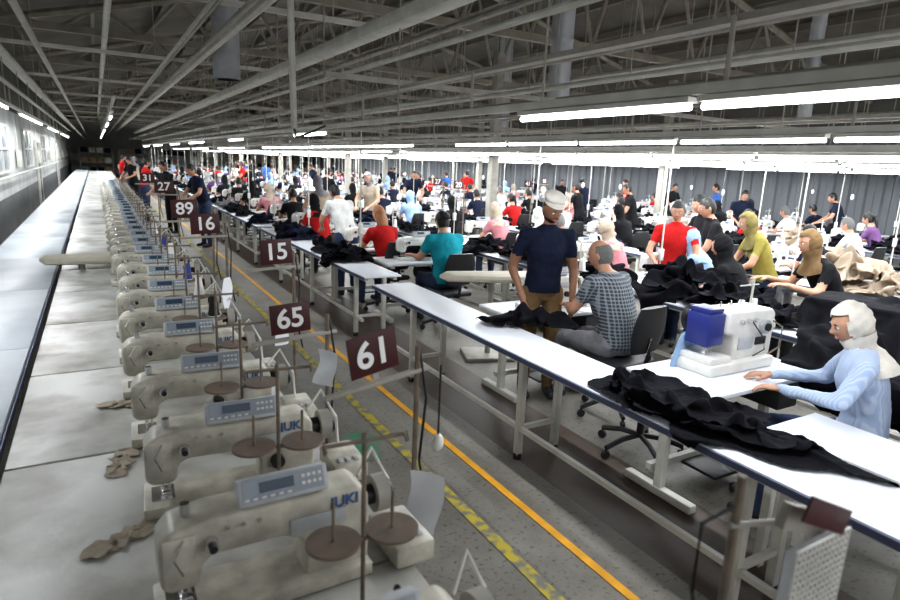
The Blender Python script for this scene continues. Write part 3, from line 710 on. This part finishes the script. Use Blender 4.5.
WS=person('w8',pose_stand(.05,'work'),C['beige'],C['denim'],SKIN2,'hijab',C['grey'],nod=-.3)
put('worker_in_grey_hijab',WS,3.4,10.4,.2,.95)
WR=person('w9',pose_stand(.02,'work'),C['red'],C['denim'],SKIN,'short',HAIRB,nod=-.25)
put('worker_in_red_tshirt',WR,5.50,4.50,2.2,.95)
WB=person('w10',pose_stand(.06,'work'),C['black'],C['black'],SKIN,'short',HAIRB,nod=-.25)
put('worker_in_black_shirt',WB,6.25,4.5,.9,.97); put('worker_in_black_shirt',WB,6.6,4.9,1.2,.98)
WP=person('w11',pose_sit(.1),C['pink'],C['denim'],SKIN2,'hijab',C['beige'],nod=-.3)
put('worker_in_pink_shirt',WP,5.35,5.1,.2)
WLB=person('w12',pose_sit(.1),C['lblue'],C['denim'],SKIN2,'hijab',C['lblue'],nod=-.3)
put('worker_in_blue_hijab',WLB,5.65,4.1,.3)
WK=person('w13',pose_sit(.1),C['black'],C['black'],SKIN2,'hijab',C['black'],nod=-.3)
put('worker_in_black_hijab',WK,5.35,3.5,.2)
WY=person('w14',pose_stand(.12,'work'),C['ygreen'],C['denim'],SKIN2,'hijab',C['olive'],nod=-.3)
put('worker_in_yellow_tunic',WY,6.1,3.75,.9,.92)
p=pose_sit(.12,.2,.65,.86); me=person('w15',p,C['black'],C['black'],SKIN2,'hijab',C['khaki'],nod=-.2); put('worker_in_black_tshirt',me,6.3,3.15,1.0,1.06)
WW=person('w16',pose_sit(.08),C['white'],C['grey'],SKIN,'short',HAIRG,nod=-.3)
WN=person('w17',pose_sit(.08),C['navy'],C['grey'],SKIN,'short',HAIRB,nod=-.3)
WG=person('w18',pose_sit(.08),C['grey'],C['grey'],SKIN2,'hijab',C['white'],nod=-.3)
WU=person('w19',pose_sit(.08),C['purple'],C['grey'],SKIN2,'pony',HAIRB,nod=-.3)
WBS=person('w20',pose_stand(0),C['blue'],C['denim'],SKIN,'short',HAIRB,nod=-.1)
WRS=person('w21',pose_sit(.08),C['red'],C['grey'],SKIN2,'pony',HAIRB,nod=-.3)
WK2=person('w22',pose_sit(.12),C['black'],C['grey'],SKIN,'short',HAIRB,nod=-.35)
WB2=person('w23',pose_stand(.1,'work'),C['navy'],C['denim'],SKIN,'short',HAIRB,nod=-.3)
random.seed(5)
seated=[WW,WN,WG,WU,WRS,WP,WLB,WK,WK2,WK2,WN,WK]; standing=[WS,WR,WB,WB,WBS,WB2,WB2]
put('worker_in_white_shirt',WW,5.3,6.0,.1); put('worker_in_grey_shirt',WG,5.6,6.8,.1)
def station(x,y,mach=True,wk=None,nm='garment_worker'):
    inst('sewing_station_table',ST,(x,y+.68,0))
    if mach: inst('sewing_machine',SMW,(x-.32,y+.66,.735))
    if wk: put(nm,wk,x,y,random.uniform(-.15,.15)); inst('office_chair',CH,(x,y-.04,0))
station(3.36,3.3); station(3.45,6.0); station(3.2,7.15); station(3.1,9.4)
inst('sewing_station_table',ST,(3.30,2.2,0)); inst('sewing_station_table',ST,(3.3,.55,0))
b=MB(); b.box((0,0,.72),(.42,.70,.03),WHITE_TOP,.006)
for x in (-.17,.17):
    for y in (-.3,.3): b.box((x,y,.355),(.04,.04,.71),STEELW)
b.obj('side_table',(2.92,1.2,0))
for x,y in ((5.35,5.1),(5.65,4.1),(5.35,6.1)): station(x,y)
y=11.3
while y<42:
    station(3.2,y,True,random.choice(seated)); y+=1.75
for r,X in enumerate((5.6,8.0,10.4,12.8,15.3)):
    y=7.8 if r==0 else 3.4+.8*r
    while y<42:
        station(X+random.uniform(-.1,.1),y,True,random.choice(seated) if random.random()<.85 else None)
        if random.random()<.32: put('garment_worker',random.choice(standing),X-.58+random.uniform(-.05,.05),y+.9,random.uniform(-1,3),random.uniform(.92,1.03))
        y+=1.65
for x,y in ((1.5,16),(1.2,20),(1.1,24),(1.25,24.8),(1.2,28.5),(1.6,28),(1.0,32),(1.9,13.5),(1.3,36)): put('garment_worker',random.choice(standing),x,y,random.uniform(0,6))
CB=chair_mesh(C['lblue'],'draped_office_chair'); inst('office_chair',CB,(3.14,2.66,0),.25)
b=MB(); b.ell((0,0,0),(.075,.04,.09),BLACKP); b.cyl((0,0,-.12),(0,0,-.05),.015,BLACKP); b.obj('chair_headrest',(3.22,2.44,1.02))
b=MB(); b.box((0,0,.035),(.62,.3,.07),MACHW,.015); b.box((-.2,0,.085),(.2,.26,.05),MACHW,.012)
b.extr([(-.05,.06),(.33,.06),(.34,.34),(.30,.37),(-.12,.38),(-.14,.34),(-.14,.24),(-.05,.22)],-.1,.1,MACHW,.02)
b.box((-.215,0,.27),(.16,.17,.21),BLUEP,.022); b.box((-.22,0,.385),(.13,.15,.03),BLUEP,.01)
b.cyl((-.2,-.02,.17),(-.2,-.02,.1),.007,CHROME); b.cyl((-.17,-.02,.17),(-.17,-.02,.1),.005,CHROME)
b.cyl((.22,-.1,.26),(.22,-.125,.26),.045,PANEL,seg=24); b.cyl((.22,-.125,.26),(.22,-.14,.26),.025,BLACKP,seg=20)
for i in range(3): b.cyl((-.02+.07*i,-.1,.31),(-.02+.07*i,-.125,.31),.014,CHROME,seg=12)
b.box((.05,-.105,.17),(.14,.012,.08),PANEL,.004); b.cyl((.34,0,.24),(.4,0,.24),.07,MACHW,seg=24); b.cyl((.4,0,.24),(.41,0,.24),.05,BLACKP,seg=24)
b.box((.2,-.105,.17),(.1,.012,.05),BLACKP,.004)
for i in range(3): b.cyl((-.05+.1*i,.03,.37),(-.05+.1*i,.03,.41),.005,CHROME,seg=6); b.cyl((-.05+.1*i,.03,.385),(-.05+.1*i,.03,.39),.02,CHROME,seg=10)
b.tube([(.3,-.08,.3),(.36,-.14,.25),(.36,-.14,.12),(.3,-.1,.06)],.006,RUST)
b.tube([(.1,-.1,.3),(.16,-.15,.2),(.2,-.14,.12),(.15,-.1,.07)],.004,BLACKP)
b.obj('pocket_sewing_machine',(3.36,2.27,.735),0)
sk=MB(); sk.ell((0,0,0),(.018,.018,.035),MACHW); sk.tube([(0,0,.03),(.01,0,.2),(0,0,.4)],.004,BLACKP,seg=5); skm=sk.mesh('hanging_power_socket')
for x,y in ((4.9,5.4),(5.3,5.2),(5.8,4.2),(7.3,5.8),(7.6,3.8),(9.8,5.5),(5.2,8)): inst('hanging_power_socket',skm,(x,y,1.74))
pp=MB(); pp.cyl((0,0,.73),(0,0,2.25),.009,STEELW,seg=6); pp.box((0,0,1.1),(.05,.04,.12),MACHW,.005); ppm=pp.mesh('power_pole')
for X in (2.74,4.95,7.35,9.75,12.2,14.5):
    y=6.9 if X<3 else 4.2
    while y<40: inst('power_pole',ppm,(X,y,0)); y+=2.1
# ------------------------------------------------------------------ world + camera
w=bpy.data.worlds.new('world'); scn.world=w; w.use_nodes=True
w.node_tree.nodes['Background'].inputs[0].default_value=(.84,.85,.88,1); w.node_tree.nodes['Background'].inputs[1].default_value=1.15
f=600.0; al=math.radians(2.5)
xp=-355*math.cos(al)-150*math.sin(al); yp=-355*math.sin(al)+150*math.cos(al)
ph=math.atan2(yp,f); th=math.atan(-xp/f*math.cos(ph))
F=V((math.sin(th)*math.cos(ph),math.cos(th)*math.cos(ph),-math.sin(ph))); R0=V((math.cos(th),-math.sin(th),0)); U0=R0.cross(F)
R=math.cos(al)*R0+math.sin(al)*U0; U=-math.sin(al)*R0+math.cos(al)*U0
cam=bpy.data.cameras.new('camera'); co=bpy.data.objects.new('camera',cam); COL.objects.link(co)
cam.sensor_width=36; cam.lens=24; cam.clip_start=.05; cam.clip_end=200
cam.dof.use_dof=True; cam.dof.focus_distance=4.6; cam.dof.aperture_fstop=2.8
co.matrix_world=Matrix(((R.x,U.x,-F.x,0),(R.y,U.y,-F.y,0),(R.z,U.z,-F.z,1.90),(0,0,0,1)))
scn.camera=co
